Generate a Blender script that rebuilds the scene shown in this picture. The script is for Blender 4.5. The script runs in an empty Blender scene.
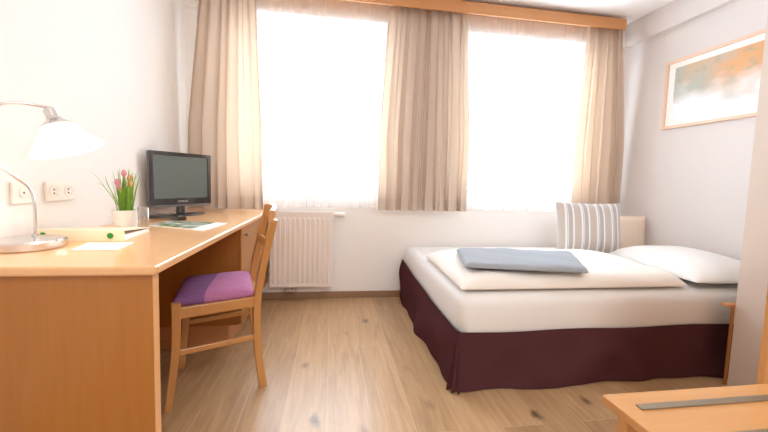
import bpy, bmesh, math, random
from mathutils import Vector, Matrix
random.seed(7)
C = bpy.context.scene.collection
sc = bpy.context.scene

# ---------------------------------------------------------------- camera
cd = bpy.data.cameras.new('camera'); cam = bpy.data.objects.new('camera', cd); C.objects.link(cam)
cd.sensor_width = 36.0; cd.lens = 350.0 / 768 * 36
cd.shift_y = -(216 - 207.96) / 768
cd.clip_start = 0.02
right = Vector((0.98855699, -0.14771294, 0.03059365))
down = Vector((0.01899636, -0.0792943, -0.99667023))
fwd = Vector((0.14964699, 0.98584649, -0.07558092))
cam.matrix_world = Matrix.Translation((0, 0, 1.03)) @ Matrix((
    (right.x, -down.x, -fwd.x), (right.y, -down.y, -fwd.y), (right.z, -down.z, -fwd.z))).to_4x4()
sc.camera = cam

# ---------------------------------------------------------------- world, lights, exposure
w = bpy.data.worlds.new('world'); sc.world = w; w.use_nodes = True
bg = w.node_tree.nodes['Background']; bg.inputs[0].default_value = (0.85, 0.97, 1.09, 1); bg.inputs[1].default_value = 9.5
sc.view_settings.view_transform = 'Standard'; sc.view_settings.look = 'None'
sc.view_settings.gamma = 1; sc.view_settings.use_curve_mapping = False
sc.view_settings.exposure = 0.56
sc.cycles.max_bounces = 12; sc.cycles.diffuse_bounces = 8; sc.cycles.transparent_max_bounces = 16
sc.cycles.sample_clamp_indirect = 6
sc.cycles.use_denoising = True


def area(name, loc, rot, sx, sy, power, col, portal=False):
    d = bpy.data.lights.new(name, 'AREA'); d.shape = 'RECTANGLE'; d.size = sx; d.size_y = sy
    d.energy = power; d.color = col
    d.cycles.is_portal = portal
    o = bpy.data.objects.new(name, d); C.objects.link(o); o.location = loc; o.rotation_euler = rot
    return o


D, XL, XR, YB, ZC = 3.03, -1.15, 2.70, -2.3, 2.53     # window wall, left wall, right wall, wall behind the camera, ceiling
W1 = (-0.86, 0.50); W2 = (1.04, 2.45); WZ = (0.915, 2.27)
for a, b in (W1, W2):
    area('daylight_portal', ((a + b) / 2, D + 0.20, (WZ[0] + WZ[1]) / 2), (-math.pi / 2, 0, 0), b - a, WZ[1] - WZ[0], 1, (1, 1, 1), True)
area('rear_fill_light', (0.9, -1.0, 2.45), (0, 0, 0), 0.9, 0.9, 36, (0.95, 0.98, 1.0))  # added fill from behind the camera, no fixture belongs to it

# ---------------------------------------------------------------- materials
def s2l(r, g, b):
    f = lambda v: (v / 255 / 12.92) if v <= 10 else ((v / 255 + .055) / 1.055) ** 2.4
    return (f(r), f(g), f(b), 1)


def mat(name, col, rough=0.6, metal=0.0, spec=0.5, bump=0, bscale=60, var=0.0, vscale=3, coat=0, stretch=(1, 1, 1)):
    m = bpy.data.materials.new(name); m.use_nodes = True; nt = m.node_tree; N = nt.nodes; L = nt.links
    p = N['Principled BSDF']
    p.inputs['Roughness'].default_value = rough; p.inputs['Metallic'].default_value = metal
    p.inputs['Specular IOR Level'].default_value = spec; p.inputs['Coat Weight'].default_value = coat
    tc = N.new('ShaderNodeTexCoord'); mp = N.new('ShaderNodeMapping'); mp.inputs['Scale'].default_value = stretch
    L.new(tc.outputs['Object'], mp.inputs[0])
    n = N.new('ShaderNodeTexNoise'); n.inputs['Scale'].default_value = vscale; n.inputs['Detail'].default_value = 4
    L.new(mp.outputs[0], n.inputs['Vector'])
    mx = N.new('ShaderNodeMix'); mx.data_type = 'RGBA'
    c = Vector(col[:3])
    mx.inputs[6].default_value = (*(c * (1 - var)), 1); mx.inputs[7].default_value = (*[min(1, v) for v in (c * (1 + var))], 1)
    L.new(n.outputs['Fac'], mx.inputs[0]); L.new(mx.outputs[2], p.inputs['Base Color'])
    if bump:
        n2 = N.new('ShaderNodeTexNoise'); n2.inputs['Scale'].default_value = bscale
        L.new(mp.outputs[0], n2.inputs['Vector'])
        b = N.new('ShaderNodeBump'); b.inputs['Strength'].default_value = bump; b.inputs['Distance'].default_value = 0.01
        L.new(n2.outputs['Fac'], b.inputs['Height']); L.new(b.outputs[0], p.inputs['Normal'])
    return m


def wood(name, c1, c2, axis='x', rough=0.38, spec=0.5, coat=0.15):
    m = mat(name, c1, rough, spec=spec, coat=coat); nt = m.node_tree; N = nt.nodes; L = nt.links
    mp = [n for n in N if n.type == 'MAPPING'][0]; no = [n for n in N if n.type == 'TEX_NOISE'][0]; mx = [n for n in N if n.type == 'MIX'][0]
    mp.inputs['Scale'].default_value = {'x': (1, 14, 14), 'y': (14, 1, 14), 'z': (14, 14, 1)}[axis]
    no.inputs['Scale'].default_value = 3.0; no.inputs['Detail'].default_value = 8; no.inputs['Roughness'].default_value = .6
    no.inputs['Distortion'].default_value = .4
    mx.inputs[6].default_value = c1; mx.inputs[7].default_value = c2
    return m


def cloth_mat(name, col, trans, var=0.04, clear=0.0, weave=180, rough=0.9, bstr=.15, hem=0):
    m = bpy.data.materials.new(name); m.use_nodes = True; nt = m.node_tree; N = nt.nodes; L = nt.links
    N.remove(N['Principled BSDF']); out = N['Material Output']
    tc = N.new('ShaderNodeTexCoord'); n = N.new('ShaderNodeTexNoise'); n.inputs['Scale'].default_value = weave
    L.new(tc.outputs['Object'], n.inputs['Vector'])
    mx = N.new('ShaderNodeMix'); mx.data_type = 'RGBA'; c = Vector(col[:3])
    mx.inputs[6].default_value = (*(c * (1 - var)), 1); mx.inputs[7].default_value = (*[min(1, v) for v in (c * (1 + var))], 1)
    L.new(n.outputs['Fac'], mx.inputs[0])
    d = N.new('ShaderNodeBsdfDiffuse'); t = N.new('ShaderNodeBsdfTranslucent')
    b = N.new('ShaderNodeBump'); b.inputs['Strength'].default_value = bstr; b.inputs['Distance'].default_value = .004
    L.new(n.outputs['Fac'], b.inputs['Height']); L.new(b.outputs[0], d.inputs['Normal'])
    L.new(mx.outputs[2], d.inputs[0]); L.new(mx.outputs[2], t.inputs[0])
    s = N.new('ShaderNodeMixShader'); s.inputs[0].default_value = trans
    L.new(d.outputs[0], s.inputs[1]); L.new(t.outputs[0], s.inputs[2]); last = s
    if hem:                                                    # the doubled hem lets less light through
        t.inputs[0].default_value = hem[1]
        for lk in list(t.inputs[0].links): L.remove(lk)
        sp = N.new('ShaderNodeSeparateXYZ'); L.new(tc.outputs['Object'], sp.inputs[0])
        lt = N.new('ShaderNodeMath'); lt.operation = 'GREATER_THAN'; lt.inputs[1].default_value = hem[0]; L.new(sp.outputs['Z'], lt.inputs[0])
        ml = N.new('ShaderNodeMath'); ml.operation = 'MULTIPLY_ADD'; ml.inputs[1].default_value = trans * .6; ml.inputs[2].default_value = trans * .4
        L.new(lt.outputs[0], ml.inputs[0]); L.new(ml.outputs[0], s.inputs[0])
    if clear:
        tr = N.new('ShaderNodeBsdfTransparent'); s2 = N.new('ShaderNodeMixShader'); s2.inputs[0].default_value = clear
        L.new(s.outputs[0], s2.inputs[1]); L.new(tr.outputs[0], s2.inputs[2]); last = s2
    L.new(last.outputs[0], out.inputs[0])
    return m


def glass_mat(name, tint=(1, 1, 1, 1), refl=0.08):
    m = bpy.data.materials.new(name); m.use_nodes = True; nt = m.node_tree; N = nt.nodes; L = nt.links
    N.remove(N['Principled BSDF']); out = N['Material Output']
    tr = N.new('ShaderNodeBsdfTransparent'); tr.inputs[0].default_value = tint
    g = N.new('ShaderNodeBsdfGlossy'); g.inputs['Roughness'].default_value = 0.03
    fr = N.new('ShaderNodeLayerWeight'); fr.inputs[0].default_value = .2
    s = N.new('ShaderNodeMixShader'); L.new(fr.outputs['Facing'], s.inputs[0]); L.new(tr.outputs[0], s.inputs[1]); L.new(g.outputs[0], s.inputs[2])
    L.new(s.outputs[0], out.inputs[0]); return m


M = {}
M['wall'] = mat('warm_white_plaster', s2l(246, 243, 240), 0.9, bump=.04, bscale=120, var=.01)
M['dimmed_wall'] = mat('dimmed_plaster', s2l(221, 215, 212), 0.9, bump=.04, bscale=120, var=.01)  # plaster tone darkened to offset the strong window light on the right wall
M['shaded_wall'] = mat('shaded_white_plaster', s2l(214, 200, 188), 0.9, bump=.04, bscale=120, var=.01)  # white partition standing in shade; the warm shade is put into this tone
M['soft_wall'] = mat('soft_white_plaster', s2l(238, 234, 230), 0.9, bump=.04, bscale=120, var=.01)
M['ceiling'] = mat('white_ceiling_paint', s2l(250, 251, 253), 0.95)
M['trim'] = mat('greyish_brown_baseboard', s2l(150, 118, 90), 0.5, var=.1, vscale=8)
M['beech_x'] = wood('beech_veneer', s2l(214, 156, 106), s2l(194, 130, 82), 'x')
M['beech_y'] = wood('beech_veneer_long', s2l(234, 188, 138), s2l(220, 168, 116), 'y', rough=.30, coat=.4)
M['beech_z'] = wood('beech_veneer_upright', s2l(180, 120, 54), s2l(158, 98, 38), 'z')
M['beech_edge'] = wood('beech_edging', s2l(232, 178, 122), s2l(214, 156, 100), 'y')
M['chair_wood'] = wood('golden_beech', s2l(202, 146, 84), s2l(180, 122, 64), 'z', rough=.35)
M['pelmet'] = wood('honey_wood', s2l(206, 148, 92), s2l(190, 128, 74), 'x', rough=.5)
M['pale_wood'] = wood('pale_pinkish_wood', s2l(234, 204, 180), s2l(224, 190, 162), 'y', rough=.5)
M['bench_wood'] = wood('bench_beech', s2l(204, 152, 96), s2l(184, 126, 72), 'x')
M['metal'] = mat('brushed_steel', s2l(215, 212, 210), .2, 1.0, var=.05)
M['dull_metal'] = mat('dull_metal_strip', s2l(150, 138, 120), .45, .8, var=.08, vscale=10)
M['white_plastic'] = mat('white_plastic', s2l(240, 232, 222), .4)
M['radiator'] = mat('white_radiator_enamel', s2l(240, 230, 222), .35)
M['hole'] = mat('dark_socket_holes', s2l(90, 70, 45), .8)
M['tv_black'] = mat('glossy_black_plastic', s2l(34, 24, 24), .12, spec=.7, coat=.6)
M['tv_grey'] = mat('grey_plastic', s2l(120, 118, 120), .3, .3)
M['screen'] = mat('screen_with_reflection', s2l(92, 102, 97), .18, spec=.8, coat=.3)  # base lightened to grey green, the room's reflection put into the colour
M['logo'] = mat('pale_logo_print', s2l(215, 215, 220), .5)
M['white_linen'] = mat('white_bed_linen', s2l(226, 223, 220), .95, bump=.05, bscale=260)
M['duvet'] = mat('cream_white_duvet', s2l(232, 226, 218), .95, bump=.12, bscale=25)
M['pillow_beige'] = mat('beige_cotton', s2l(236, 218, 200), .95)
M['skirt'] = cloth_mat('burgundy_cloth', s2l(82, 50, 53), 0.0, var=.1, weave=400)
M['curtain'] = cloth_mat('beige_linen', s2l(204, 188, 174), 0.19, hem=(.10, s2l(238, 212, 184)), var=.10, weave=260)
M['sheer'] = cloth_mat('white_voile', s2l(250, 248, 246), 0.55, clear=.66, var=.02)
M['window_frame'] = mat('white_window_frame', s2l(240, 240, 240), .4)
M['glass'] = glass_mat('window_glass')
M['tumbler'] = glass_mat('drinking_glass', (.93, .93, .93, 1))
M['white_pot'] = mat('white_ceramic', s2l(236, 230, 222), .4)
M['leaf'] = cloth_mat('fresh_green_leaf', s2l(150, 186, 84), .45, var=.35, weave=30)
M['soil'] = mat('dark_soil', s2l(70, 52, 38), .95)
M['tulip'] = cloth_mat('pink_petal', s2l(244, 176, 192), .4, var=.2, weave=60)
M['tulip_orange'] = cloth_mat('orange_petal', s2l(244, 186, 140), .4, var=.2, weave=60)
M['cream_card'] = mat('cream_cardboard', s2l(238, 222, 196), .6)
M['paper'] = mat('white_paper', s2l(246, 244, 240), .7)
M['green_dot'] = mat('green_sticker', s2l(40, 135, 55), .6, var=.2, vscale=60)
M['dark_paper'] = mat('dark_gap', s2l(80, 60, 45), .8)
M['lamp_glass'] = cloth_mat('frosted_white_glass', s2l(252, 248, 240), .65, var=0)


def throw_mat():
    m = mat('blue_grey_wool', s2l(156, 161, 168), .95, bump=.25, bscale=300, var=.12, vscale=90)
    return m
M['throw'] = throw_mat()


def floor_mat():
    m = bpy.data.materials.new('oak_planks'); m.use_nodes = True; nt = m.node_tree; N = nt.nodes; L = nt.links
    p = N['Principled BSDF']; p.inputs['Roughness'].default_value = .36; p.inputs['Specular IOR Level'].default_value = .8
    tc = N.new('ShaderNodeTexCoord'); sp = N.new('ShaderNodeSeparateXYZ'); cb = N.new('ShaderNodeCombineXYZ')
    L.new(tc.outputs['Object'], sp.inputs[0]); L.new(sp.outputs['Y'], cb.inputs['X']); L.new(sp.outputs['X'], cb.inputs['Y'])
    br = N.new('ShaderNodeTexBrick'); br.inputs['Scale'].default_value = 1
    br.offset = .37; br.inputs['Brick Width'].default_value = 2.1; br.inputs['Row Height'].default_value = .185
    br.inputs['Mortar Size'].default_value = .0014; br.inputs['Mortar Smooth'].default_value = .3; br.inputs['Bias'].default_value = 0
    br.inputs['Color1'].default_value = s2l(196, 162, 122); br.inputs['Color2'].default_value = s2l(172, 138, 100); br.inputs['Mortar'].default_value = s2l(214, 184, 146)
    L.new(cb.outputs[0], br.inputs['Vector'])
    # grain
    mp = N.new('ShaderNodeMapping'); mp.inputs['Scale'].default_value = (16, 1.3, 1); L.new(tc.outputs['Object'], mp.inputs[0])
    ad = N.new('ShaderNodeVectorMath'); ad.operation = 'ADD'; L.new(mp.outputs[0], ad.inputs[0])
    sc2 = N.new('ShaderNodeVectorMath'); sc2.operation = 'SCALE'; sc2.inputs['Scale'].default_value = 13; L.new(br.outputs['Color'], sc2.inputs[0]); L.new(sc2.outputs[0], ad.inputs[1])
    n = N.new('ShaderNodeTexNoise'); n.inputs['Scale'].default_value = 2.2; n.inputs['Detail'].default_value = 8; n.inputs['Roughness'].default_value = .62; n.inputs['Distortion'].default_value = .9
    L.new(ad.outputs[0], n.inputs['Vector'])
    cr = N.new('ShaderNodeValToRGB'); cr.color_ramp.elements[0].position = .3; cr.color_ramp.elements[0].color = (.74, .70, .66, 1)
    cr.color_ramp.elements[1].position = .68; cr.color_ramp.elements[1].color = (1.08, 1.06, 1.04, 1)
    L.new(n.outputs['Fac'], cr.inputs[0])
    mu = N.new('ShaderNodeMix'); mu.data_type = 'RGBA'; mu.blend_type = 'MULTIPLY'; mu.inputs[0].default_value = 1
    L.new(br.outputs['Color'], mu.inputs[6]); L.new(cr.outputs[0], mu.inputs[7])
    # knots
    mk = N.new('ShaderNodeMapping'); mk.inputs['Scale'].default_value = (3.6, 1.9, 1); L.new(tc.outputs['Object'], mk.inputs[0])
    nk = N.new('ShaderNodeTexNoise'); nk.inputs['Scale'].default_value = 14; L.new(tc.outputs['Object'], nk.inputs['Vector'])
    mk2 = N.new('ShaderNodeMix'); mk2.data_type = 'RGBA'; mk2.inputs[0].default_value = .13; L.new(mk.outputs[0], mk2.inputs[6]); L.new(nk.outputs['Color'], mk2.inputs[7])
    v = N.new('ShaderNodeTexVoronoi'); v.voronoi_dimensions = '2D'; v.inputs['Scale'].default_value = 1.0; v.inputs['Randomness'].default_value = 1; L.new(mk2.outputs[2], v.inputs['Vector'])
    rk = N.new('ShaderNodeValToRGB'); rk.color_ramp.elements[0].position = .015; rk.color_ramp.elements[0].color = (1, 1, 1, 1)
    rk.color_ramp.elements[1].position = .085; rk.color_ramp.elements[1].color = (0, 0, 0, 1); L.new(v.outputs['Distance'], rk.inputs[0])
    kk = N.new('ShaderNodeMix'); kk.data_type = 'RGBA'; sk = N.new('ShaderNodeSeparateColor'); L.new(v.outputs['Color'], sk.inputs[0])
    pw_ = N.new('ShaderNodeMath'); pw_.operation = 'POWER'; pw_.inputs[1].default_value = 1.6; L.new(sk.outputs[0], pw_.inputs[0])
    km = N.new('ShaderNodeMath'); km.operation = 'MULTIPLY'; L.new(rk.outputs[0], km.inputs[0]); L.new(pw_.outputs[0], km.inputs[1])
    L.new(km.outputs[0], kk.inputs[0]); L.new(mu.outputs[2], kk.inputs[6]); kk.inputs[7].default_value = s2l(88, 66, 54)
    L.new(kk.outputs[2], p.inputs['Base Color'])
    b = N.new('ShaderNodeBump'); b.inputs['Strength'].default_value = .15; b.inputs['Distance'].default_value = .003
    L.new(n.outputs['Fac'], b.inputs['Height']); L.new(b.outputs[0], p.inputs['Normal'])
    return m
M['floor'] = floor_mat()


def purple_mat():
    m = mat('purple_woven_upholstery', s2l(140, 80, 140), .9); nt = m.node_tree; N = nt.nodes; L = nt.links
    p = N['Principled BSDF']; tc = [n for n in N if n.type == 'TEX_COORD'][0]
    # two-tone diagonal field with streaks
    mp = N.new('ShaderNodeMapping'); mp.inputs['Scale'].default_value = (18, 220, 220); mp.inputs['Rotation'].default_value = (0, 0, .5)
    L.new(tc.outputs['Object'], mp.inputs[0])
    n = N.new('ShaderNodeTexNoise'); n.inputs['Scale'].default_value = 1.0; n.inputs['Detail'].default_value = 5; L.new(mp.outputs[0], n.inputs['Vector'])
    dt = N.new('ShaderNodeVectorMath'); dt.operation = 'DOT_PRODUCT'; dt.inputs[1].default_value = (1, .12, 0); L.new(tc.outputs['Object'], dt.inputs[0])
    st = N.new('ShaderNodeMath'); st.operation = 'GREATER_THAN'; st.inputs[1].default_value = -.03; L.new(dt.outputs['Value'], st.inputs[0])
    a = N.new('ShaderNodeMix'); a.data_type = 'RGBA'; a.inputs[6].default_value = s2l(84, 60, 118); a.inputs[7].default_value = s2l(158, 104, 152); L.new(n.outputs['Fac'], a.inputs[0])
    b = N.new('ShaderNodeMix'); b.data_type = 'RGBA'; b.inputs[6].default_value = s2l(136, 86, 152); b.inputs[7].default_value = s2l(214, 138, 164); L.new(n.outputs['Fac'], b.inputs[0])
    c = N.new('ShaderNodeMix'); c.data_type = 'RGBA'; L.new(st.outputs[0], c.inputs[0]); L.new(a.outputs[2], c.inputs[6]); L.new(b.outputs[2], c.inputs[7])
    L.new(c.outputs[2], p.inputs['Base Color']); return m
M['purple'] = purple_mat()


def stripe_mat():
    m = mat('grey_white_stripe', s2l(200, 190, 186), .95); nt = m.node_tree; N = nt.nodes; L = nt.links
    p = N['Principled BSDF']; tc = [n for n in N if n.type == 'TEX_COORD'][0]
    sp = N.new('ShaderNodeSeparateXYZ'); L.new(tc.outputs['Object'], sp.inputs[0])
    mu = N.new('ShaderNodeMath'); mu.operation = 'MULTIPLY_ADD'; mu.inputs[1].default_value = 8.3; mu.inputs[2].default_value = 50.1; L.new(sp.outputs['X'], mu.inputs[0])
    fr = N.new('ShaderNodeMath'); fr.operation = 'FRACT'; L.new(mu.outputs[0], fr.inputs[0])
    cr = N.new('ShaderNodeValToRGB'); cr.color_ramp.interpolation = 'CONSTANT'; L.new(fr.outputs[0], cr.inputs[0])
    g1, g2, wh = s2l(182, 182, 184), s2l(198, 190, 184), s2l(242, 238, 234)
    e = cr.color_ramp.elements; e[0].position = 0; e[0].color = g2; e[1].position = .36; e[1].color = wh
    for ps, c in ((.48, g1), (.52, wh), (.56, g1), (.82, wh), (.92, g2)):
        x = e.new(ps); x.color = c
    L.new(cr.outputs[0], p.inputs['Base Color']); return m
M['stripe'] = stripe_mat()


def art_mat():
    m = mat('watercolour_print', s2l(230, 230, 228), .6); nt = m.node_tree; N = nt.nodes; L = nt.links
    p = N['Principled BSDF']; tc = [n for n in N if n.type == 'TEX_COORD'][0]
    sp = N.new('ShaderNodeSeparateXYZ'); L.new(tc.outputs['Generated'], sp.inputs[0])
    n = N.new('ShaderNodeTexNoise'); n.inputs['Scale'].default_value = 3; n.inputs['Detail'].default_value = 6; L.new(tc.outputs['Generated'], n.inputs['Vector'])
    n2 = N.new('ShaderNodeTexNoise'); n2.inputs['Scale'].default_value = 9; n2.inputs['Detail'].default_value = 5; L.new(tc.outputs['Generated'], n2.inputs['Vector'])
    def mad(src, k, c):
        q = N.new('ShaderNodeMath'); q.operation = 'MULTIPLY_ADD'; q.use_clamp = True; q.inputs[1].default_value = k; q.inputs[2].default_value = c; L.new(src, q.inputs[0]); return q
    # from grey green (far end) to orange (near end); generated Y runs 0 near .. 1 far
    a = N.new('ShaderNodeMath'); a.operation = 'ADD'; L.new(sp.outputs['Y'], a.inputs[0]); L.new(n.outputs['Fac'], a.inputs[1])
    side = mad(a.outputs[0], 2.2, -2.1)
    c1 = N.new('ShaderNodeMix'); c1.data_type = 'RGBA'; L.new(side.outputs[0], c1.inputs[0]); c1.inputs[6].default_value = s2l(218, 166, 118); c1.inputs[7].default_value = s2l(178, 182, 172)
    dk = mad(n2.outputs['Fac'], 5, -2.7)
    c2 = N.new('ShaderNodeMix'); c2.data_type = 'RGBA'; L.new(dk.outputs[0], c2.inputs[0]); L.new(c1.outputs[2], c2.inputs[6]); c2.inputs[7].default_value = s2l(172, 164, 138)
    z = N.new('ShaderNodeMath'); z.operation = 'ADD'; L.new(sp.outputs['Z'], z.inputs[0]); L.new(n.outputs['Fac'], z.inputs[1])
    up = mad(z.outputs[0], 2.6, -2.0)
    c3 = N.new('ShaderNodeMix'); c3.data_type = 'RGBA'; L.new(up.outputs[0], c3.inputs[0]); c3.inputs[6].default_value = s2l(236, 240, 242); L.new(c2.outputs[2], c3.inputs[7])
    L.new(c3.outputs[2], p.inputs['Base Color']); return m
M['art'] = art_mat()


def cover_mat():
    m = mat('magazine_cover', s2l(200, 210, 200), .25); nt = m.node_tree; N = nt.nodes; L = nt.links
    p = N['Principled BSDF']; tc = [n for n in N if n.type == 'TEX_COORD'][0]
    n = N.new('ShaderNodeTexNoise'); n.inputs['Scale'].default_value = 16; n.inputs['Detail'].default_value = 6; L.new(tc.outputs['Object'], n.inputs['Vector'])
    cr = N.new('ShaderNodeValToRGB'); L.new(n.outputs['Fac'], cr.inputs[0]); e = cr.color_ramp.elements
    e[0].position = .36; e[0].color = s2l(80, 100, 60); e[1].position = .66; e[1].color = s2l(236, 236, 226)
    for ps, c in ((.44, s2l(140, 160, 90)), (.5, s2l(150, 168, 172)), (.56, s2l(186, 192, 180))):
        x = e.new(ps); x.color = c
    L.new(cr.outputs[0], p.inputs['Base Color']); return m
M['cover'] = cover_mat()

# ---------------------------------------------------------------- helpers
ORG = {}


def obj(name, bm, m, parent=None, origin=None, smooth=False):
    """links bm (in world coordinates) as one mesh object; children are stored relative to their parent's origin"""
    me = bpy.data.meshes.new(name)
    o0 = ORG[parent.name] if parent else Vector(origin if origin else (0, 0, 0))
    bmesh.ops.translate(bm, verts=bm.verts, vec=-o0)
    bmesh.ops.recalc_face_normals(bm, faces=bm.faces)
    bm.to_mesh(me); bm.free()
    if smooth:
        for f in me.polygons: f.use_smooth = True
    me.materials.append(m)
    o = bpy.data.objects.new(name, me); C.objects.link(o)
    if parent: o.parent = parent
    else: o.location = o0
    ORG[o.name] = o0
    return o


def tag(o, label, cat, group=None, kind=None):
    o['label'] = label; o['category'] = cat
    if group: o['group'] = group
    if kind: o['kind'] = kind
    return o


def thing(name, label, cat, loc, group=None):
    o = bpy.data.objects.new(name, None); C.objects.link(o); o.location = loc; o.empty_display_size = .1
    ORG[o.name] = Vector(loc); return tag(o, label, cat, group)


def struct(name, bm, m, parent=None, smooth=False):
    o = obj(name, bm, m, parent, smooth=smooth)
    if not parent: o['kind'] = 'structure'
    return o


def box(bm, x0, x1, y0, y1, z0, z1, bev=0, seg=2):
    r = bmesh.ops.create_cube(bm, size=1)
    vs = r['verts']
    for v in vs:
        v.co = Vector((x0 + (v.co.x + .5) * (x1 - x0), y0 + (v.co.y + .5) * (y1 - y0), z0 + (v.co.z + .5) * (z1 - z0)))
    if bev:
        es = list({e for v in vs for e in v.link_edges})
        bmesh.ops.bevel(bm, geom=es, offset=bev, segments=seg, affect='EDGES', profile=.5)
    return bm


def bx(*a, **k):
    return box(bmesh.new(), *a, **k)


def hexa(bm, bot, top, bev=0):
    vb = [bm.verts.new(p) for p in bot]; vt = [bm.verts.new(p) for p in top]; n = len(bot)
    bm.faces.new(vb[::-1]); bm.faces.new(vt)
    for i in range(n): bm.faces.new((vb[i], vb[(i + 1) % n], vt[(i + 1) % n], vt[i]))
    if bev:
        es = list({e for v in vb + vt for e in v.link_edges})
        bmesh.ops.bevel(bm, geom=es, offset=bev, segments=2, affect='EDGES', profile=.5)
    return bm


def smoothpath(pts, n=8):
    pts = [Vector(p) for p in pts]; out = []
    for i in range(len(pts) - 1):
        p0 = pts[max(i - 1, 0)]; p1 = pts[i]; p2 = pts[i + 1]; p3 = pts[min(i + 2, len(pts) - 1)]
        for k in range(n):
            t = k / n
            out.append(.5 * ((2 * p1) + (-p0 + p2) * t + (2 * p0 - 5 * p1 + 4 * p2 - p3) * t * t + (-p0 + 3 * p1 - 3 * p2 + p3) * t ** 3))
    out.append(pts[-1]); return out


def tube(bm, pts, rad, seg=10, sub=8, rect=None, up=None):
    """rad: number or list; rect=(w,h) makes a rectangular bar, whose first axis lies along 'up'"""
    n0 = len(pts)
    P = smoothpath(pts, sub) if n0 > 2 else [Vector(p) for p in pts]
    rings = []; prev = Vector(up) if up else None
    for i, p in enumerate(P):
        t = (P[min(i + 1, len(P) - 1)] - P[max(i - 1, 0)]).normalized()
        if prev is None:
            prev = Vector((0, 0, 1)) if abs(t.z) < .9 else Vector((1, 0, 0))
        a = (prev - t * prev.dot(t)).normalized(); b = t.cross(a)
        if not up: prev = a
        f = i / max(1, len(P) - 1)
        if rect:
            k = rect[2][0] * (1 - f) + rect[2][1] * f if len(rect) > 2 else 1
            wd, hg = rect[0] * k / 2, rect[1] * k / 2; c = .18
            sh = [(1, 1 - c), (1 - c, 1), (-1 + c, 1), (-1, 1 - c), (-1, -1 + c), (-1 + c, -1), (1 - c, -1), (1, -1 + c)]
            rings.append([bm.verts.new(p + a * x * wd + b * y * hg) for x, y in sh])
        else:
            if isinstance(rad, (list, tuple)):
                q = f * (len(rad) - 1); j = min(int(q), len(rad) - 2); r = rad[j] * (1 - (q - j)) + rad[j + 1] * (q - j)
            else: r = rad
            rings.append([bm.verts.new(p + (a * math.cos(2 * math.pi * k / seg) + b * math.sin(2 * math.pi * k / seg)) * r) for k in range(seg)])
    for A, B in zip(rings, rings[1:]):
        n = len(A)
        for k in range(n): bm.faces.new((A[k], A[(k + 1) % n], B[(k + 1) % n], B[k]))
    bm.faces.new(rings[0][::-1]); bm.faces.new(rings[-1]); return bm


def lathe(bm, prof, centre, axis=(0, 0, 1), seg=40, cap=True):
    ax = Vector(axis).normalized(); u = ax.orthogonal().normalized(); v = ax.cross(u); c = Vector(centre); rings = []
    for r, h in prof:
        rings.append([bm.verts.new(c + ax * h + (u * math.cos(2 * math.pi * k / seg) + v * math.sin(2 * math.pi * k / seg)) * max(r, 1e-4)) for k in range(seg)])
    for A, B in zip(rings, rings[1:]):
        for k in range(seg): bm.faces.new((A[k], A[(k + 1) % seg], B[(k + 1) % seg], B[k]))
    if cap:
        bm.faces.new(rings[0][::-1]); bm.faces.new(rings[-1])
    return bm


def fnoise(x, y, s=0):
    return (math.sin(x * 1.7 + y * 2.3 + s) + math.sin(x * 3.1 - y * 1.3 + s * 2.1) * .6 + math.sin(x * 5.3 + y * 4.1 + s * .7) * .3) / 1.9


def soft(bm, quad, z0, T, N=28, K=20, e=6.0, pw=.5, amp=.006, freq=5, seed=0, under=.15, zfun=None):
    """a soft slab or pillow on the quad (4 xy corners, counter-clockwise), thickness T; e large = square edges"""
    q = [Vector((*p, 0)) for p in quad]; top = []; bot = []
    for i in range(N + 1):
        rt = []; rb = []
        for j in range(K + 1):
            # denser near the rims
            u = .5 - .5 * math.cos(math.pi * i / N); v = .5 - .5 * math.cos(math.pi * j / K)
            p = q[0] * (1 - u) * (1 - v) + q[1] * u * (1 - v) + q[2] * u * v + q[3] * (1 - u) * v
            f = max(0, (1 - abs(2 * u - 1) ** e) * (1 - abs(2 * v - 1) ** e)) ** pw
            zz = zfun(p.x, p.y) if zfun else 0
            zt = z0 + T * (under + (1 - under) * f) + amp * f * fnoise(p.x * freq, p.y * freq, seed) + zz
            zb = z0 + T * under * (1 - f) + zz
            px, py = p.x, p.y
            rt.append(bm.verts.new((px, py, zt)))
            rb.append(rt[-1] if i in (0, N) or j in (0, K) else bm.verts.new((px, py, zb)))
        top.append(rt); bot.append(rb)
    for i in range(N):
        for j in range(K):
            bm.faces.new((top[i][j], top[i + 1][j], top[i + 1][j + 1], top[i][j + 1]))
            f = (bot[i][j], bot[i][j + 1], bot[i + 1][j + 1], bot[i + 1][j])
            if len(set(f)) > 2:
                try: bm.faces.new(f)
                except ValueError: pass
    return bm

# ---------------------------------------------------------------- the room
T = .25
struct('floor', bx(XL - T, XR + T, YB - T, D + T, -.1, 0), M['floor'])
struct('ceiling', bx(XL - T, XR + T, YB - T, D + T, ZC, ZC + .1), M['ceiling'])
struct('wall_left', bx(XL - T, XL, YB - T, D + T, 0, ZC), M['soft_wall'])
struct('wall_right', bx(XR, XR + T, YB - T, D + T, 0, ZC), M['dimmed_wall'])
struct('wall_front', bx(XL, XR, YB - T, YB, 0, ZC), M['wall'])
b = bmesh.new()
box(b, XL, XR, D, D + T, 0, WZ[0]); box(b, XL, XR, D, D + T, WZ[1], ZC)
for a, c in ((XL, W1[0]), (W1[1], W2[0]), (W2[1], XR)): box(b, a, c, D, D + T, WZ[0], WZ[1])
struct('wall_back', b, M['wall'])
struct('trim_1', bx(XL, XR, D - .06, D, 2.33, ZC), M['wall'])                       # soffit over the windows
struct('trim_2', bx(XR - .05, XR, 1.50, D - .06, 2.325, ZC), M['dimmed_wall'])             # beam along the right wall
struct('baseboard_back', bx(XL, XR, D - .014, D, 0, .058, bev=.003), M['trim'])
struct('baseboard_left', bx(XL, XL + .014, YB, D - .014, 0, .058, bev=.003), M['trim'])
struct('baseboard_right', bx(XR - .014, XR, YB, D - .014, 0, .058, bev=.003), M['trim'])
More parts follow.
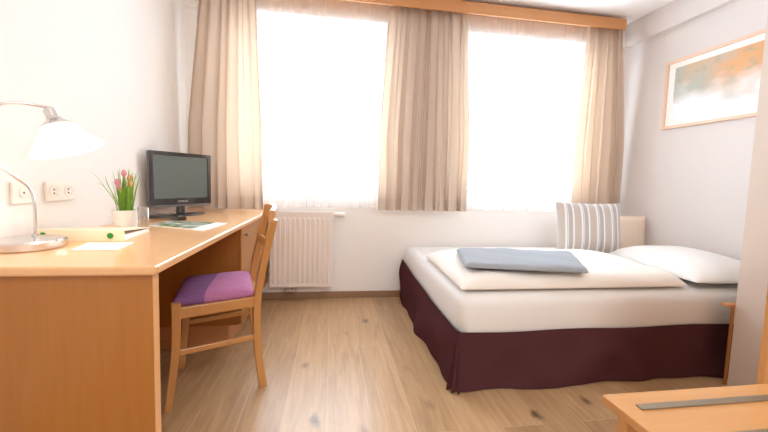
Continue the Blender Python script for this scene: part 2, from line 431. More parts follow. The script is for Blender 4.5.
struct('wall_partition', bx(2.113, XR, .90, 1.50, 0, ZC), M['shaded_wall'])
for i, (a, c) in enumerate((W1, W2)):
    b = bmesh.new(); y0, y1 = D + .10, D + .16
    z0, z1 = WZ
    box(b, a, c, y0, y1, z0, z0 + .06); box(b, a, c, y0, y1, z1 - .06, z1); box(b, a, a + .06, y0, y1, z0 + .06, z1 - .06); box(b, c - .06, c, y0, y1, z0 + .06, z1 - .06)
    mx = (a + c) / 2; box(b, mx - .05, mx + .05, y0, y1, z0 + .06, z1 - .06)
    wn = struct('window_%d' % (i + 1), b, M['window_frame'])
    for q in ((a + .06, mx - .05), (mx + .05, c - .06)):
        struct('pane', bx(q[0], q[1], D + .125, D + .131, z0 + .06, z1 - .06), M['glass'], wn)
    struct('window_sill', bx(a, c, D, D + .10, z0 - .005, z0 + .004), M['window_frame'], wn)

# ---------------------------------------------------------------- pelmet, sheers, curtains
b = bmesh.new()
box(b, -1.05, 2.515, 2.82, 2.84, 2.412, 2.503, bev=.003)
box(b, -1.05, 2.515, 2.84, 2.968, 2.485, 2.503); 
tag(obj('curtain_pelmet', b, M['pelmet'], origin=(0.7, 2.82, 2.412)), 'long honey coloured wooden pelmet board above the curtains', 'curtain rail')


def drape(xt, xb, xm, y, zt, zb, folds, depth, seed, cols=320, rows=36, turn=None):
    bm = bmesh.new(); rnd = random.Random(seed); G = []
    ph = [rnd.uniform(-.8, .8) for _ in range(20)]; am = [rnd.uniform(.45, 1.2) for _ in range(40)]
    for r in range(rows + 1):
        s = r / rows; z = zt + (zb - zt) * s
        x0 = xt[0] + (xm[0] - xt[0]) * min(1, s * 1.6) if s < .625 else xm[0] + (xb[0] - xm[0]) * (s - .625) / .375
        x1 = xt[1] + (xm[1] - xt[1]) * min(1, s * 1.6) if s < .625 else xm[1] + (xb[1] - xm[1]) * (s - .625) / .375
        row = []
        for c in range(cols + 1):
            u = c / cols
            uu = u + .030 * math.sin(2 * math.pi * u * 2.3 + ph[0]) + .014 * math.sin(2 * math.pi * u * 5.1 + ph[5]) + .010 * s * math.sin(2 * math.pi * u * 4.1 + ph[1])
            k = min(39, int(uu * folds) % 40); ff = uu * folds - math.floor(uu * folds)
            ak = am[k] * (1 - ff) + am[(k + 1) % 40] * ff
            w1 = math.sin(2 * math.pi * uu * folds + ph[2] + .5 * math.sin(s * 2.5 + ph[3]))
            w1 = 1 - 2 * abs(math.sin(math.pi * uu * folds + ph[2] + .25 * math.sin(s * 2.5 + ph[3]))) ** .7
            fine = math.sin(2 * math.pi * uu * folds * 2 + ph[4]) * .35 * (1 - s) ** 1.5
            dy = depth * (ak * w1 * (.6 + .4 * s) + fine * .6)
            if turn: dy = dy * (1 - math.exp(-((u - turn) / .05) ** 2)) + depth * .95 * math.exp(-((u - turn) / .05) ** 2)
            sx = math.cos(2 * math.pi * uu * folds + ph[2]) * .15 * (x1 - x0) / folds * min(1, 12 * u, 12 * (1 - u))
            row.append(bm.verts.new((x0 + (x1 - x0) * u + sx, y + dy, z)))
        G.append(row)
    for r in range(rows):
        for c in range(cols): bm.faces.new((G[r][c], G[r][c + 1], G[r + 1][c + 1], G[r + 1][c]))
    return bm


ct = [
    ((-.99, -.60), (-1.09, -.535), (-1.09, -.545), .778, 6, .042, 3, 'beige curtain hanging at the left wall behind the television'),
    ((.43, .757), (.385, .757), (.378, .757), .790, 4, .044, 11, 'left one of the two beige curtains meeting between the bright windows'),
    ((.763, 1.10), (.763, 1.165), (.763, 1.17), .792, 4, .044, 31, 'right one of the two beige curtains meeting between the bright windows'),
    ((2.195, 2.545), (2.14, 2.625), (2.13, 2.63), .80, 6, .042, 23, 'beige curtain hanging behind the striped cushion at the right wall')]
for xt, xb, xm, zb, nf, dp, sd, lab in ct:
    tn = 1 if 'left one' in lab else 0.0001 if 'right one' in lab else None
    o = obj('curtain', drape(xt, xb, xm, 2.898, 2.44, zb, nf, dp, sd, turn=tn), M['curtain'], origin=((xt[0] + xt[1]) / 2, 2.876, zb), smooth=True)
    tag(o, lab, 'curtain', 'beige linen curtains')
for (a, c), sd, lab in (((-1.04, .70), 5, 'sheer white curtain across the window above the radiator'), ((.72, 2.48), 9, 'sheer white curtain across the window above the bed')):
    o = obj('sheer_curtain', drape((a, c), (a, c), (a, c), 2.956, 2.47, .80, 26, .006, sd, cols=520, rows=12), M['sheer'], origin=((a + c) / 2, 2.945, .80), smooth=True)
    tag(o, lab, 'curtain', 'sheer white curtains')

# ---------------------------------------------------------------- radiator
t = thing('radiator', 'white ribbed panel radiator under the left window', 'radiator', (-.24, 2.97, .127))
b = bmesh.new(); x0, x1, z0, z1, y0, y1 = -.49, .02, .127, .757, 2.925, 2.99
box(b, x0, x1, y0 + .008, y1 - .04, z0, z1, bev=.004)
nr = 12; pit = (x1 - x0 - .03) / nr
for k in range(nr + 1):
    xx = x0 + .015 + k * pit
    if k < nr:
        a0, a1 = xx + pit * .22, xx + pit * .78
        hexa(b, [(a0, y0 + .009, z0 + .035), (a1, y0 + .009, z0 + .035), (a1, y0 + .009, z1 - .045), (a0, y0 + .009, z1 - .045)],
             [(a0 + .006, y0, z0 + .048), (a1 - .006, y0, z0 + .048), (a1 - .006, y0, z1 - .058), (a0 + .006, y0, z1 - .058)])
obj('front_panel', b, M['radiator'], t)
b = bmesh.new(); box(b, x0, x1, y0 + .006, y0 + .012, z1 - .01, z1 + .004); box(b, x0, x1, y1 - .012, y1, z1 - .02, z1 + .002)
for k in range(26): box(b, x0 + .01 + k * .0205, x0 + .02 + k * .0205, y0 + .01, y1 - .01, z1 - .004, z1 + .001)
obj('top_grille', b, M['radiator'], t)
obj('rear_panel', bx(x0, x1, y1 - .018, y1 - .006, z0, z1, bev=.004), M['radiator'], t)
obj('bracket', bx(x0 + .1, x0 + .13, y1 - .01, D - .0, z0 + .1, z0 + .14), M['radiator'], t)
b = bmesh.new(); lathe(b, [(.012, 0), (.012, .02), (.02, .025), (.022, .05), (.022, .085), (.018, .095)], (x1, 2.955, .738), (1, 0, 0), 20)
v = obj('thermostat_valve', b, M['white_plastic'], t, smooth=False)
b = bmesh.new(); tube(b, [(x0 + .14, 2.955, .13), (x0 + .14, 2.955, .085), (x0 + .15, 2.975, .075), (x0 + .15, 3.03, .075)], .008)
tube(b, [(x0 + .19, 2.955, .13), (x0 + .19, 2.955, .085), (x0 + .20, 2.975, .075), (x0 + .20, 3.03, .075)], .008)
box(b, x0 + .125, x0 + .215, 2.94, 2.97, .085, .105, bev=.004)
obj('pipe_valve', b, M['metal'], t)

# ---------------------------------------------------------------- desk
t = thing('desk', 'long beech desk with knee space standing along the left wall', 'desk', (-.82, 1.8, 0))
b = bmesh.new(); box(b, XL + .002, -.499, 1.08, D - .003, .737, .765, bev=.008, seg=3)
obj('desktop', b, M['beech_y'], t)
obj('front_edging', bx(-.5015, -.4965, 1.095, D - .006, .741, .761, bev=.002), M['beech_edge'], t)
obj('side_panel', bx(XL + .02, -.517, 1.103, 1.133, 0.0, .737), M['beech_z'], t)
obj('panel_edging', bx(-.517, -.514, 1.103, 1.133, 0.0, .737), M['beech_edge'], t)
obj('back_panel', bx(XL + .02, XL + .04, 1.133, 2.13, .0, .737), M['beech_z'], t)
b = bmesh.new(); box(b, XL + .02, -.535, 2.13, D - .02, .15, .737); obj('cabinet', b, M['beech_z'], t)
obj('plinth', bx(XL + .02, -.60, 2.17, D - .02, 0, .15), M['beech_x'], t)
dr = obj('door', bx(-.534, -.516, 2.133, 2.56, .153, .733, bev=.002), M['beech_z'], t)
b = bmesh.new(); lathe(b, [(.005, 0), (.005, .010), (.012, .014), (.013, .02), (.009, .024)], (-.516, 2.20, .685), (1, 0, 0), 18)
k = obj('knob', b, M['dull_metal'], dr); k['label'] = 'small dull metal knob'
dr2 = obj('door', bx(-.534, -.516, 2.564, D - .022, .153, .733, bev=.002), M['beech_z'], t)

# ---------------------------------------------------------------- chair
t = thing('dining_chair', 'beech wooden chair with purple upholstered seat pulled up to the desk', 'chair', (-.55, 1.83, 0))
W = M['chair_wood']
NF = ((-.688, 1.585), (-.662, 1.60)); FF = ((-.778, 1.935), (-.765, 1.93))
nfl = [(-.690, 1.578, 0), (-.672, 1.588, .14), (-.660, 1.598, .30), (-.658, 1.60, .475)]
ffl = [(-.776, 1.94, 0), (-.762, 1.94, .14), (-.752, 1.94, .30), (-.750, 1.94, .475)]
nbl = [(-.318, 1.735, 0), (-.346, 1.745, .20), (-.350, 1.75, .42), (-.318, 1.74, .62), (-.268, 1.715, .835)]
fbl = [(-.405, 2.09, 0), (-.440, 2.085, .20), (-.446, 2.08, .42), (-.415, 2.08, .62), (-.365, 2.07, .835)]
fd = (-.93, -.37, 0)
for pth, rc in ((nfl, (.034, .034, (.85, 1.1))), (ffl, (.034, .034, (.85, 1.1))), (nbl, (.036, .03, (1, .9))), (fbl, (.036, .03, (1, .9)))):
    b = bmesh.new(); tube(b, pth, 0, rect=rc, up=fd, sub=6); obj('leg', b, W, t)


def bar(p, q, wz, wt):
    b = bmesh.new(); tube(b, [p, q], 0, rect=(wz, wt), up=(0, 0, 1)); return b


for nm, p, q, wz, wt in (('seat_rail', (-.652, 1.605, .428), (-.352, 1.748, .428), .05, .022), ('seat_rail', (-.745, 1.935, .428), (-.450, 2.078, .428), .05, .022),
                         ('seat_rail', (-.660, 1.61, .428), (-.750, 1.93, .428), .05, .022), ('seat_rail', (-.352, 1.76, .428), (-.446, 2.07, .428), .05, .022),
                         ('stretcher', (-.664, 1.597, .25), (-.350, 1.745, .25), .024, .014), ('stretcher', (-.756, 1.94, .25), (-.444, 2.083, .25), .024, .014)):
    obj(nm, bar(p, q, wz, wt), W, t)


def crest(n0, n1, bow, h, th, zc, sag=.0):
    b = bmesh.new(); a = Vector(n0); c = Vector(n1); d = (c - a).normalized(); out = Vector((-d.y, d.x, 0)); out = out if out.x > 0 else -out
    pts = []
    for i in range(13):
        s = i / 12; p = a.lerp(c, s) + out * bow * math.sin(math.pi * s); pts.append(p)
    R_ = []
    for i, p in enumerate(pts):
        s = i / 12; hh = h * (1 - .25 * abs(2 * s - 1) ** 3); lean = .10
        R_.append([b.verts.new(p + Vector((out.x * (x + zz * lean), out.y * (x + zz * lean), zz))) for x, zz in
                   ((-th / 2, -hh / 2), (th / 2, -hh / 2), (th / 2, hh / 2 - .004), (th / 2 - .004, hh / 2), (-th / 2 + .004, hh / 2), (-th / 2, hh / 2 - .004))])
    for A, B in zip(R_, R_[1:]):
        for k in range(6): b.faces.new((A[k], A[(k + 1) % 6], B[(k + 1) % 6], B[k]))
    b.faces.new(R_[0][::-1]); b.faces.new(R_[-1]); return b


obj('crest_rail', crest((-.276, 1.698, .850), (-.372, 2.085, .850), .024, .078, .022, 0), W, t)
obj('back_slat', crest((-.312, 1.735, .69), (-.404, 2.075, .69), .018, .045, .016, 0), W, t)
b = bmesh.new(); soft(b, [(-.672, 1.600), (-.362, 1.728), (-.460, 2.095), (-.768, 1.965)], .440, .068, e=5, pw=.36, amp=.002, under=.45)
obj('seat_cushion', b, M['purple'], t, smooth=True)

# ---------------------------------------------------------------- bed
t = thing('bed', 'wide bed with white mattress and burgundy skirt by the right wall', 'bed', (1.65, 2.3, 0))
bx0, bx1, by0, by1 = .625, 2.68, 1.60, 2.995


def rbox(x0, x1, y0, y1, z0, z1, rxy, rz, sag=0):
    """mattress: rounded corners in plan, rounded top rim"""
    bm = bmesh.new(); rings = []; prof = []
    for i in range(5): a = math.pi / 2 * i / 4; prof.append((rz * .5 * (1 - math.sin(a)), z0 + rz * .5 * (1 - math.cos(a))))
    prof = [(rz * .4 * (1 - math.sin(math.pi / 2 * i / 4)), z0 + rz * .4 * (1 - math.cos(math.pi / 2 * i / 4))) for i in range(5)]
    prof += [(-.004, (z0 + z1) / 2)]
    prof += [(rz * (1 - math.cos(math.pi / 2 * i / 5)), z1 - rz * (1 - math.sin(math.pi / 2 * i / 5))) for i in range(6)]
    prof += [(rz + .08, z1 + .004), (rz + .3, z1 + .008)]
    for ins, z in prof:
        r = max(rxy - ins * .5, .02); ring = []
        for cx, cy, a0 in ((x1 - ins - r, y1 - ins - r, 0), (x0 + ins + r, y1 - ins - r, 1), (x0 + ins + r, y0 + ins + r, 2), (x1 - ins - r, y0 + ins + r, 3)):
            for k in range(7):
                a = (a0 + k / 6) * math.pi / 2; x = cx + r * math.cos(a); y = cy + r * math.sin(a)
                ring.append(bm.verts.new((x, y, z)))
        rings.append(ring)
    for A, B in zip(rings, rings[1:]):
        n = len(A)
        for k in range(n): bm.faces.new((A[k], A[(k + 1) % n], B[(k + 1) % n], B[k]))
    bm.faces.new(rings[0][::-1]); bm.faces.new(rings[-1]); return bm


obj('mattress', rbox(bx0 + .02, bx1, by0 + .01, by1 - .02, .265, .475, .07, .06), M['white_linen'], t, smooth=True)
obj('bed_base', bx(bx0 + .03, bx1 - .01, by0 + .03, by1 - .02, .03, .262), M['dark_paper'], t)


def skirt(path, seed, ztop, loose=1.0):
    bm = bmesh.new(); P = [Vector((*p, 0)) for p in path]; L_ = (P[1] - P[0]).length; d = (P[1] - P[0]).normalized(); n = Vector((d.y, -d.x, 0))
    cols = int(L_ / .012); rows = 16; G = []
    for r in range(rows + 1):
        s = r / rows; row = []
        for c in range(cols + 1):
            u = c / cols; x = u * L_
            fold = (.5 + .5 * math.sin(x * 5.5 + seed + s * 3.0)) ** 3 * .022 + (.5 + .5 * math.sin(x * 12.3 + seed * 2 - s * 3.2)) ** 4 * .012 + .005 * math.sin(x * 21 + s * 4 + seed)
            off = .002 + .014 * s + fold * loose * math.sin(min(1, s * 1.3) * math.pi * .5)
            z = ztop(u) * (1 - s) + .004
            z += .006 * math.sin(x * 9 + seed) * (1 - s) * 0.6
            row.append(bm.verts.new(P[0] + d * x + n * off + Vector((0, 0, z))))
        G.append(row)
    for r in range(rows):
        for c in range(cols): bm.faces.new((G[r][c], G[r][c + 1], G[r + 1][c + 1], G[r + 1][c]))
    return bm


bm = skirt([(bx0 + .008, by1), (bx0 + .008, by0 + .012)], 1.0, lambda u: .345 - .055 * min(1, u * 1.4))
obj('skirt', bm, M['skirt'], t, smooth=True)
bm = skirt([(bx0 + .012, by0 + .004), (bx1 - .02, by0 + .004)], 2.3, lambda u: .290)
obj('skirt', bm, M['skirt'], t, smooth=True)
# loose pleat at the corner
bm = bmesh.new(); rows = 10; G = []
for r in range(rows + 1):
    s = r / rows; z = .288 * (1 - s) + .004; row = []
    for c in range(9):
        a = c / 8; ang = math.pi + a * math.pi / 2; rr = .012 + .034 * s + (.016 * s if c in (1, 4, 7) else (-.016 * s if c in (2, 6) else 0))
        row.append(bm.verts.new((bx0 + .018 + rr * math.cos(ang), by0 + .014 + rr * math.sin(ang), z)))
    G.append(row)
for r in range(rows):
    for c in range(8): bm.faces.new((G[r][c], G[r][c + 1], G[r + 1][c + 1], G[r + 1][c]))
obj('corner_pleat', bm, M['skirt'], t, smooth=True)

bm = bmesh.new(); soft(bm, [(.66, 1.655), (1.99, 1.65), (2.12, 2.42), (.69, 2.44)], .486, .085, N=70, K=40, e=9, pw=.5, amp=.009, freq=6, seed=2, under=.12)
tag(obj('duvet', bm, M['duvet'], origin=(1.35, 2.05, .486), smooth=True), 'thick folded cream white duvet lying across the bed', 'duvet')
bm = bmesh.new(); soft(bm, [(.715, 1.755), (1.335, 1.615), (1.585, 2.085), (.83, 2.20)], .580, .034, N=50, K=30, e=22, pw=.5, amp=.006, freq=8, seed=4, under=.2)
tag(obj('blanket', bm, M['throw'], origin=(1.1, 1.9, .574), smooth=True), 'folded blue grey blanket lying on the white duvet', 'blanket')
bm = bmesh.new(); soft(bm, [(2.01, 1.62), (2.63, 1.61), (2.66, 2.36), (2.13, 2.40)], .492, .14, e=3.2, pw=.55, amp=.008, freq=5, seed=1, under=.22)
tag(obj('pillow', bm, M['white_linen'], origin=(2.3, 2.05, .49), smooth=True), 'large plump white pillow lying flat at the head of the bed', 'pillow')


def upright(name, wdt, hgt, th, m, base, yaw, lean, label, cat, e=3.0, pw=.5, conc=0.0):
    bm = bmesh.new(); soft(bm, [(-wdt / 2, 0), (wdt / 2, 0), (wdt / 2, hgt), (-wdt / 2, hgt)], -th / 2, th, N=34, K=30, e=e, pw=pw, amp=.004, freq=9, seed=3, under=.5)
    for v in bm.verts:                                        # symmetrical lens, pulled-in sides
        x, y, z = v.co
        uu = x / (wdt / 2); vv = (y - hgt / 2) / (hgt / 2)
        x *= 1 - conc * (1 - vv * vv); y = hgt / 2 + (y - hgt / 2) * (1 - conc * (1 - uu * uu))
        f = max(0, (1 - abs(uu) ** e) * (1 - abs(vv) ** e)) ** pw
        v.co = (x, -(z), y)
        if z < -th * .01: v.co.y = th / 2 * f
        else: v.co.y = -th / 2 * f
    bmesh.ops.rotate(bm, verts=bm.verts, cent=(0, 0, 0), matrix=Matrix.Rotation(lean, 3, 'X'))
    o = obj(name, bm, m, smooth=True); o.location = base; o.rotation_euler = (0, 0, yaw)
    return tag(o, label, cat)


upright('cushion', .53, .42, .13, M['stripe'], (2.055, 2.50, .495), -.14, -.16, 'grey cushion with white vertical stripes leaning on the bed', 'cushion', conc=.05)
upright('pillow', .56, .31, .11, M['pillow_beige'], (2.405, 2.66, .49), -.12, -.04, 'beige upright pillow behind the striped cushion in the bed corner', 'pillow', e=5, conc=.03)

# ---------------------------------------------------------------- picture
t = thing('framed_picture', 'wide abstract watercolour in a pale wooden frame on the right wall', 'picture', (XR, 2.06, 1.79))
y0, y1, z0, z1 = 1.56, 2.562, 1.522, 2.061; fw = .022
b = bmesh.new()
box(b, XR - .025, XR - .001, y0, y1, z0, z0 + fw, bev=.003); box(b, XR - .025, XR - .001, y0, y1, z1 - fw, z1, bev=.003)
box(b, XR - .025, XR - .001, y0, y0 + fw, z0 + fw, z1 - fw, bev=.003); box(b, XR - .025, XR - .001, y1 - fw, y1, z0 + fw, z1 - fw, bev=.003)
obj('frame', b, M['pale_wood'], t)
obj('mat_board', bx(XR - .010, XR - .002, y0 + fw, y1 - fw, z0 + fw, z1 - fw), M['paper'], t)
obj('print', bx(XR - .0115, XR - .0101, y0 + .07, y1 - .075, z0 + .055, z1 - .065), M['art'], t)

# ---------------------------------------------------------------- nightstand behind the partition
t = thing('wall_shelf', 'narrow wooden shelf end between the bed and the white partition', 'shelf', (2.11, 1.51, 0))
obj('side_panel', bx(2.099, 2.112, 1.502, 1.510, 0, .425), M['beech_z'], t)
obj('top', bx(2.070, 2.150, 1.502, 1.540, .425, .443, bev=.004), M['beech_x'], t)

# ---------------------------------------------------------------- luggage bench in the foreground
t = thing('luggage_bench', 'wooden luggage bench with metal strips in the right foreground', 'bench', (1.3, .64, 0))
b = bmesh.new(); box(b, .766, 2.0, .42, .842, .425, .45, bev=.004)
obj('seat_board', b, M['bench_wood'], t)
for y in (.775, .655, .535):
    obj('metal_strip', bx(.82 - (.0 if y > .7 else 0), 1.95, y - .011, y + .011, .450, .4545, bev=.001), M['dull_metal'], t)
for x, y in ((.80, .44), (.80, .785), (1.9, .44), (1.9, .785)):
    obj('leg', bx(x, x + .035, y, y + .035, 0, .425, bev=.003), M['bench_wood'], t)
obj('apron', bx(.835, 1.90, .805, .820, .36, .425), M['bench_wood'], t)
obj('back_panel', bx(1.325, 2.0, .843, .865, 0, 1.10, bev=.003), M['bench_wood'], t)

# ---------------------------------------------------------------- television
TL = Vector((-1.105, 2.335)); TRt = Vector((-.868, 2.69)); dv = (TRt - TL); tw = dv.length; ang = math.atan2(dv.y, dv.x)
tc = (TL + TRt) / 2; nrm = Vector((math.sin(ang), -math.cos(ang)))
t = thing('television', 'black flat screen television on the desk in front of the curtain', 'television', (tc.x, tc.y, .765))
t.rotation_euler = (0, 0, ang); ORG[t.name] = Vector((0, 0, 0))     # children are built in the set's own frame
hz0, hz1 = .072, .412; hw = tw / 2
b = bmesh.new(); box(b, -hw, hw, 0, .022, hz0 + .0, hz1, bev=.006)
box(b, -hw * .7, hw * .7, .02, .055, hz0 + .05, hz1 - .06, bev=.015)
hs = obj('housing', b, M['tv_grey'], t)
b = bmesh.new(); e_ = .024
box(b, -hw, -hw + e_, -.012, 0, hz0, hz1, bev=.002); box(b, hw - e_, hw, -.012, 0, hz0, hz1, bev=.002)
box(b, -hw + e_ - .001, hw - e_ + .001, -.012, 0, hz1 - e_, hz1, bev=.002); box(b, -hw + e_ - .001, hw - e_ + .001, -.012, 0, hz0, hz0 + .042, bev=.002)
bz = obj('bezel', b, M['tv_black'], t)
obj('screen', bx(-hw + e_, hw - e_, -.005, 0, hz0 + .042, hz1 - e_), M['screen'], t)
obj('speaker_lip', bx(-hw + .004, hw - .004, -.010, .018, hz0 - .014, hz0, bev=.003), M['tv_grey'], t)
cu = bpy.data.curves.new('logo', 'FONT'); cu.body = 'SAMSUNG'; cu.size = .016; cu.extrude = .0003; cu.align_x = 'CENTER'; cu.align_y = 'CENTER'
tmp = bpy.data.objects.new('tmp', cu); C.objects.link(tmp)
dg = bpy.context.evaluated_depsgraph_get(); me = bpy.data.meshes.new_from_object(tmp.evaluated_get(dg)); bpy.data.objects.remove(tmp)
me.transform(Matrix.Translation((.0, -.0126, hz0 + .021)) @ Matrix.Rotation(math.pi / 2, 4, 'X')); me.materials.clear(); me.materials.append(M['logo'])
lg = bpy.data.objects.new('brand_lettering', me); C.objects.link(lg); lg.parent = bz
b = bmesh.new(); lathe(b, [(.03, .008), (.026, .03), (.024, .075)], (0, .015, 0), (0, 0, 1), 20)
obj('neck', b, M['tv_black'], t)
b = bmesh.new(); lathe(b, [(.163, 0), (.165, .004), (.157, .010), (.05, .016), (.0, .017)], (0, 0, .0), (0, 0, 1), 48)
for v in b.verts: v.co.y = v.co.y * .62 + .01
obj('stand_base', b, M['tv_black'], t, smooth=True)

# ---------------------------------------------------------------- things on the desk
ZD = .7655
t = bmesh.new(); tube(t, [(-1.06, 2.275, ZD + .012), (-.96, 2.245, ZD + .020), (-.858, 2.185, ZD + .012)], 0, rect=(.054, .022), up=(.3, .95, 0))
tag(obj('remote_control', t, M['tv_black'], origin=(-.93, 2.1, ZD)), 'black remote control lying in front of the television', 'remote control')

t = thing('magazine', 'colourful glossy magazine lying on the desk near the television', 'magazine', (-.75, 1.97, ZD))
mq = [(-.925, 1.945), (-.604, 1.775), (-.575, 2.06), (-.895, 2.125)]
mh = [tuple(Vector(mq[0]).lerp(Vector(mq[1]), f)) for f in (0, .80)] ; mk = [tuple(Vector(mq[3]).lerp(Vector(mq[2]), f)) for f in (0, .80)]
obj('pages', hexa(bmesh.new(), [(x, y, ZD) for x, y in mq], [(x, y, ZD + .005) for x, y in mq]), M['paper'], t)
obj('cover_picture', hexa(bmesh.new(), [(*p, ZD + .005) for p in (mh[0], mh[1], mk[1], mk[0])], [(*p, ZD + .0058) for p in (mh[0], mh[1], mk[1], mk[0])]), M['cover'], t)

pc = (-.93, 1.80)
PX, PY = -.966, 1.82
t = thing('tulip_pot', 'white pot with artificial pink tulips beside the water glass', 'potted plant', (PX, PY, ZD))
b = bmesh.new(); lathe(b, [(.042, 0), (.044, .003), (.053, .088), (.053, .092), (.049, .092), (.047, .078), (0, .078)], (PX, PY, ZD), seg=36)
obj('pot', b, M['white_pot'], t, smooth=False)
b = bmesh.new(); lathe(b, [(.044, .074), (.044, .080), (.02, .084), (0, .084)], (PX, PY, ZD), seg=24); obj('soil', b, M['soil'], t)


def blade(bm, base, tip, wd, bend):
    A = Vector(base); B = Vector(tip); mid = A.lerp(B, .55) + Vector(bend); P = smoothpath([A, mid, B], 6); L_ = []
    side = Vector((random.uniform(-1, 1), random.uniform(-1, 1), 0)).normalized()
    for i, p in enumerate(P):
        s = i / (len(P) - 1); ww = wd * math.sin(math.pi * min(1, .25 + s * .75)) ** .8 * (1 if s < .99 else .1)
        L_.append((bm.verts.new(p - side * ww / 2), bm.verts.new(p + Vector((0, 0, .001)) + side.orthogonal() * .0), bm.verts.new(p + side * ww / 2)))
    for a, c in zip(L_, L_[1:]):
        bm.faces.new((a[0], a[1], c[1], c[0])); bm.faces.new((a[1], a[2], c[2], c[1]))


b = bmesh.new()
for i in range(90):
    a = random.uniform(0, 6.28); r = random.uniform(0, .035); h = random.uniform(.10, .215); o_ = random.uniform(.0, .035)
    blade(b, (PX + r * math.cos(a), PY + r * math.sin(a), ZD + .08), (PX + (r + o_) * math.cos(a), PY + (r + o_) * math.sin(a), ZD + .08 + h), random.uniform(.003, .007), (0, 0, .01))
for tx, tz, bd in ((-.13, .19, (-.02, 0, .04)), (-.105, .13, (-.02, 0, .05)), (-.07, .17, (-.02, 0, .03)), (.06, .17, (.01, 0, .03)), (.05, .2, (0, 0, .02))):
    blade(b, (PX - .01, PY, ZD + .08), (PX + tx, PY - .02, ZD + .08 + tz), .004, bd)
f = obj('leaves', b, M['leaf'], t, smooth=True)
for i, (dx, dy, h, mm) in enumerate(((-.026, -.01, .205, 'tulip'), (-.010, -.03, .185, 'tulip'), (-.002, .0, .248, 'tulip'), (.030, -.01, .200, 'tulip_orange'), (.012, .02, .225, 'tulip_orange'))):
    b = bmesh.new(); tube(b, [(PX + dx * .4, PY + dy * .4, ZD + .08), (PX + dx * .8, PY + dy, ZD + .08 + (h - .08) * .6), (PX + dx, PY + dy, ZD + h)], .0022, seg=6, sub=4)
    s_ = obj('stem', b, M['leaf'], t)
    b = bmesh.new(); c = Vector((PX + dx, PY + dy, ZD + h))
    for k in range(5):
        a = k * 2 * math.pi / 5; G = []
        for r in range(7):
            s = r / 6; wv = .010 * math.sin(math.pi * (.12 + .83 * s)) ** .8; rad = .010 * math.sin(math.pi * (.1 + .75 * s))
            d_ = Vector((math.cos(a), math.sin(a), 0)); sd = Vector((-d_.y, d_.x, 0)); p = c + d_ * rad + Vector((0, 0, .034 * s))
            G.append([b.verts.new(p - sd * wv - d_ * wv * .3), b.verts.new(p), b.verts.new(p + sd * wv - d_ * wv * .3)])
        for A, B in zip(G, G[1:]):
            b.faces.new((A[0], A[1], B[1], B[0])); b.faces.new((A[1], A[2], B[2], B[1]))
    obj('bloom', b, M[mm], t, smooth=True)

b = bmesh.new(); lathe(b, [(.020, 0), (.021, .002), (.0235, .108), (.0222, .108), (.0195, .012), (0, .012)], (-.878, 1.80, ZD), seg=32)
tag(obj('drinking_glass', b, M['tumbler'], origin=(-.878, 1.80, ZD), smooth=True), 'small clear drinking glass standing beside the tulip pot', 'glass')

t = thing('ring_binder', 'cream ring binder with green dots lying behind the lamp base', 'binder', (-.95, 1.6, ZD))
b = bmesh.new(); A0, A1, B1, B0 = (-1.10, 1.487), (-.797, 1.490), (-.83, 1.76), (-1.12, 1.76)
hexa(b, [(*A0, ZD), (*A1, ZD), (A1[0], A1[1] + .003, ZD), (A0[0], A0[1] + .003, ZD)], [(*A0, ZD + .043), (*A1, ZD + .043), (A1[0], A1[1] + .003, ZD + .043), (A0[0], A0[1] + .003, ZD + .043)])
obj('spine', b, M['cream_card'], t)
lid = lambda zA, zB, th: hexa(bmesh.new(), [(A0[0], A0[1] + .003, zA), (A1[0], A1[1] + .003, zA), (*B1, zB), (*B0, zB)], [(A0[0], A0[1] + .003, zA + th), (A1[0], A1[1] + .003, zA + th), (*B1, zB + th), (*B0, zB + th)])
obj('cover', lid(ZD, ZD, .003), M['cream_card'], t); obj('cover', lid(ZD + .040, ZD + .016, .003), M['cream_card'], t)
A0s, A1s, B1s, B0s = (-1.09, 1.50), (-.806, 1.503), (-.836, 1.755), (-1.11, 1.755)
obj('pages', hexa(bmesh.new(), [(*p, ZD + .003) for p in (A0s, A1s, B1s, B0s)], [(*A0s, ZD + .022), (*A1s, ZD + .022), (*B1s, ZD + .014), (*B0s, ZD + .014)]), M['paper'], t)
for x in (-.845, -1.075):
    b = bmesh.new(); lathe(b, [(.0115, 0), (.0115, .0012)], (x, 1.487 + .0, ZD + .022), (0, -1, 0), 20)
    obj('green_dot', b, M['green_dot'], t)
pq = [(-.862, 1.301), (-.724, 1.311), (-.742, 1.447), (-.895, 1.443)]
tag(obj('paper_sheets', hexa(bmesh.new(), [(*p, ZD) for p in pq], [(*p, ZD + .003) for p in pq]), M['paper'], origin=(-.8, 1.38, ZD)), 'small stack of white paper lying in front of the cream binder', 'paper')

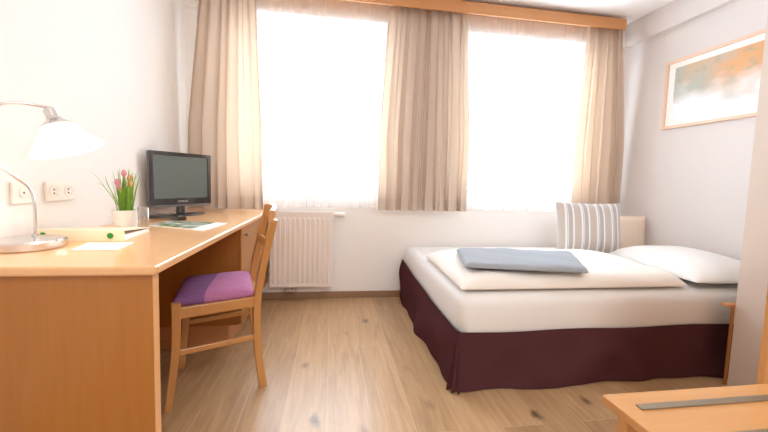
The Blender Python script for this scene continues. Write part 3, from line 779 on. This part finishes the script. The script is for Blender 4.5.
# ---------------------------------------------------------------- wall sockets
def plate(y0, y1, z0, z1, label, name, gangs):
    t = thing(name, label, 'socket', (XL, (y0 + y1) / 2, (z0 + z1) / 2))
    obj('plate', bx(XL + .0005, XL + .010, y0, y1, z0, z1, bev=.004, seg=3), M['white_plastic'], t)
    n = gangs; wd = (y1 - y0) / n
    for k in range(n):
        yc = y0 + wd * (k + .5); zc = (z0 + z1) / 2
        if name == 'power_socket':
            b = bmesh.new(); lathe(b, [(.026, .0), (.026, .003), (.021, .003), (.020, -.002 + .001), (0, -.001)], (XL + .0095, yc, zc), (1, 0, 0), 28)
            ins = obj('socket_insert', b, M['white_plastic'], t)
            for dz in (-.008, .008):
                b = bmesh.new(); lathe(b, [(.004, 0), (.004, .0015)], (XL + .0095, yc, zc + dz), (1, 0, 0), 12); obj('pin_hole', b, M['hole'], ins)
        else:
            b = bmesh.new(); lathe(b, [(.016, 0), (.016, .003), (.012, .004)], (XL + .0095, yc, zc), (1, 0, 0), 24); ins = obj('aerial_insert', b, M['white_plastic'], t)
            b = bmesh.new(); lathe(b, [(.0035, 0), (.0035, .002)], (XL + .013, yc, zc), (1, 0, 0), 12); obj('pin_hole', b, M['hole'], ins)


plate(1.450, 1.538, .905, .988, 'white single aerial socket on the wall behind the lamp post', 'aerial_socket', 1)
plate(1.603, 1.765, .905, .988, 'white double power socket on the wall between lamp and tulips', 'power_socket', 2)

# ---------------------------------------------------------------- desk lamp
LX, LY = -1.025, 1.36
t = thing('desk_lamp', 'steel desk lamp with glowing white conical shade on the desk', 'lamp', (LX, LY, ZD))
b = bmesh.new(); lathe(b, [(.098, 0), (.101, .003), (.101, .026), (.096, .031), (.03, .034), (0, .035)], (LX, LY, ZD), seg=56)
obj('base', b, M['metal'], t, smooth=False)
b = bmesh.new(); tube(b, [(-1.040, 1.405, .79), (-1.038, 1.405, .90), (-1.045, 1.398, .965), (-1.065, 1.37, 1.005), (-1.075, 1.32, 1.045), (-1.07, 1.25, 1.09), (-1.055, 1.215, 1.14), (-1.03, 1.215, 1.19),
                          (-.990, 1.235, 1.227), (-.955, 1.265, 1.238), (-.925, 1.285, 1.236), (-.895, 1.30, 1.233)], .0048, seg=12)
obj('gooseneck', b, M['metal'], t, smooth=True)
b = bmesh.new(); lathe(b, [(.010, 0), (.010, .012), (.006, .016)], (-1.040, 1.405, .79), seg=16); obj('collar', b, M['metal'], t)
neck = Vector((-.905, 1.30, 1.226)); rim = Vector((-.815, 1.30, 1.088)); ax = Vector((.40, 0, -1)).normalized()
b = bmesh.new(); lathe(b, [(.015, -.004), (.018, 0), (.018, .022), (.022, .032), (.046, .053), (.047, .056)], neck, ax, 32)
obj('lamp_cap', b, M['metal'], t, smooth=False)
b = bmesh.new(); lathe(b, [(.042, .055), (.098, .132), (.099, .135), (.097, .134), (.041, .057)], neck, ax, 48, cap=False)
obj('lamp_shade', b, M['lamp_glass'], t, smooth=True)
b = bmesh.new(); bc = neck + ax * .075; bmesh.ops.create_uvsphere(b, u_segments=20, v_segments=12, radius=.022, matrix=Matrix.Translation(bc))
bm_ = bpy.data.materials.new('glowing_bulb'); bm_.use_nodes = True; p = bm_.node_tree.nodes['Principled BSDF']; p.inputs['Emission Color'].default_value = (1, .80, .58, 1); p.inputs['Emission Strength'].default_value = 25
obj('bulb', b, bm_, t, smooth=True)
pl = bpy.data.lights.new('lamp_bulb_light', 'POINT'); pl.energy = 1.8; pl.color = (1, .82, .62); pl.shadow_soft_size = .025
po = bpy.data.objects.new('lamp_bulb_light', pl); C.objects.link(po); po.location = neck + ax * .105
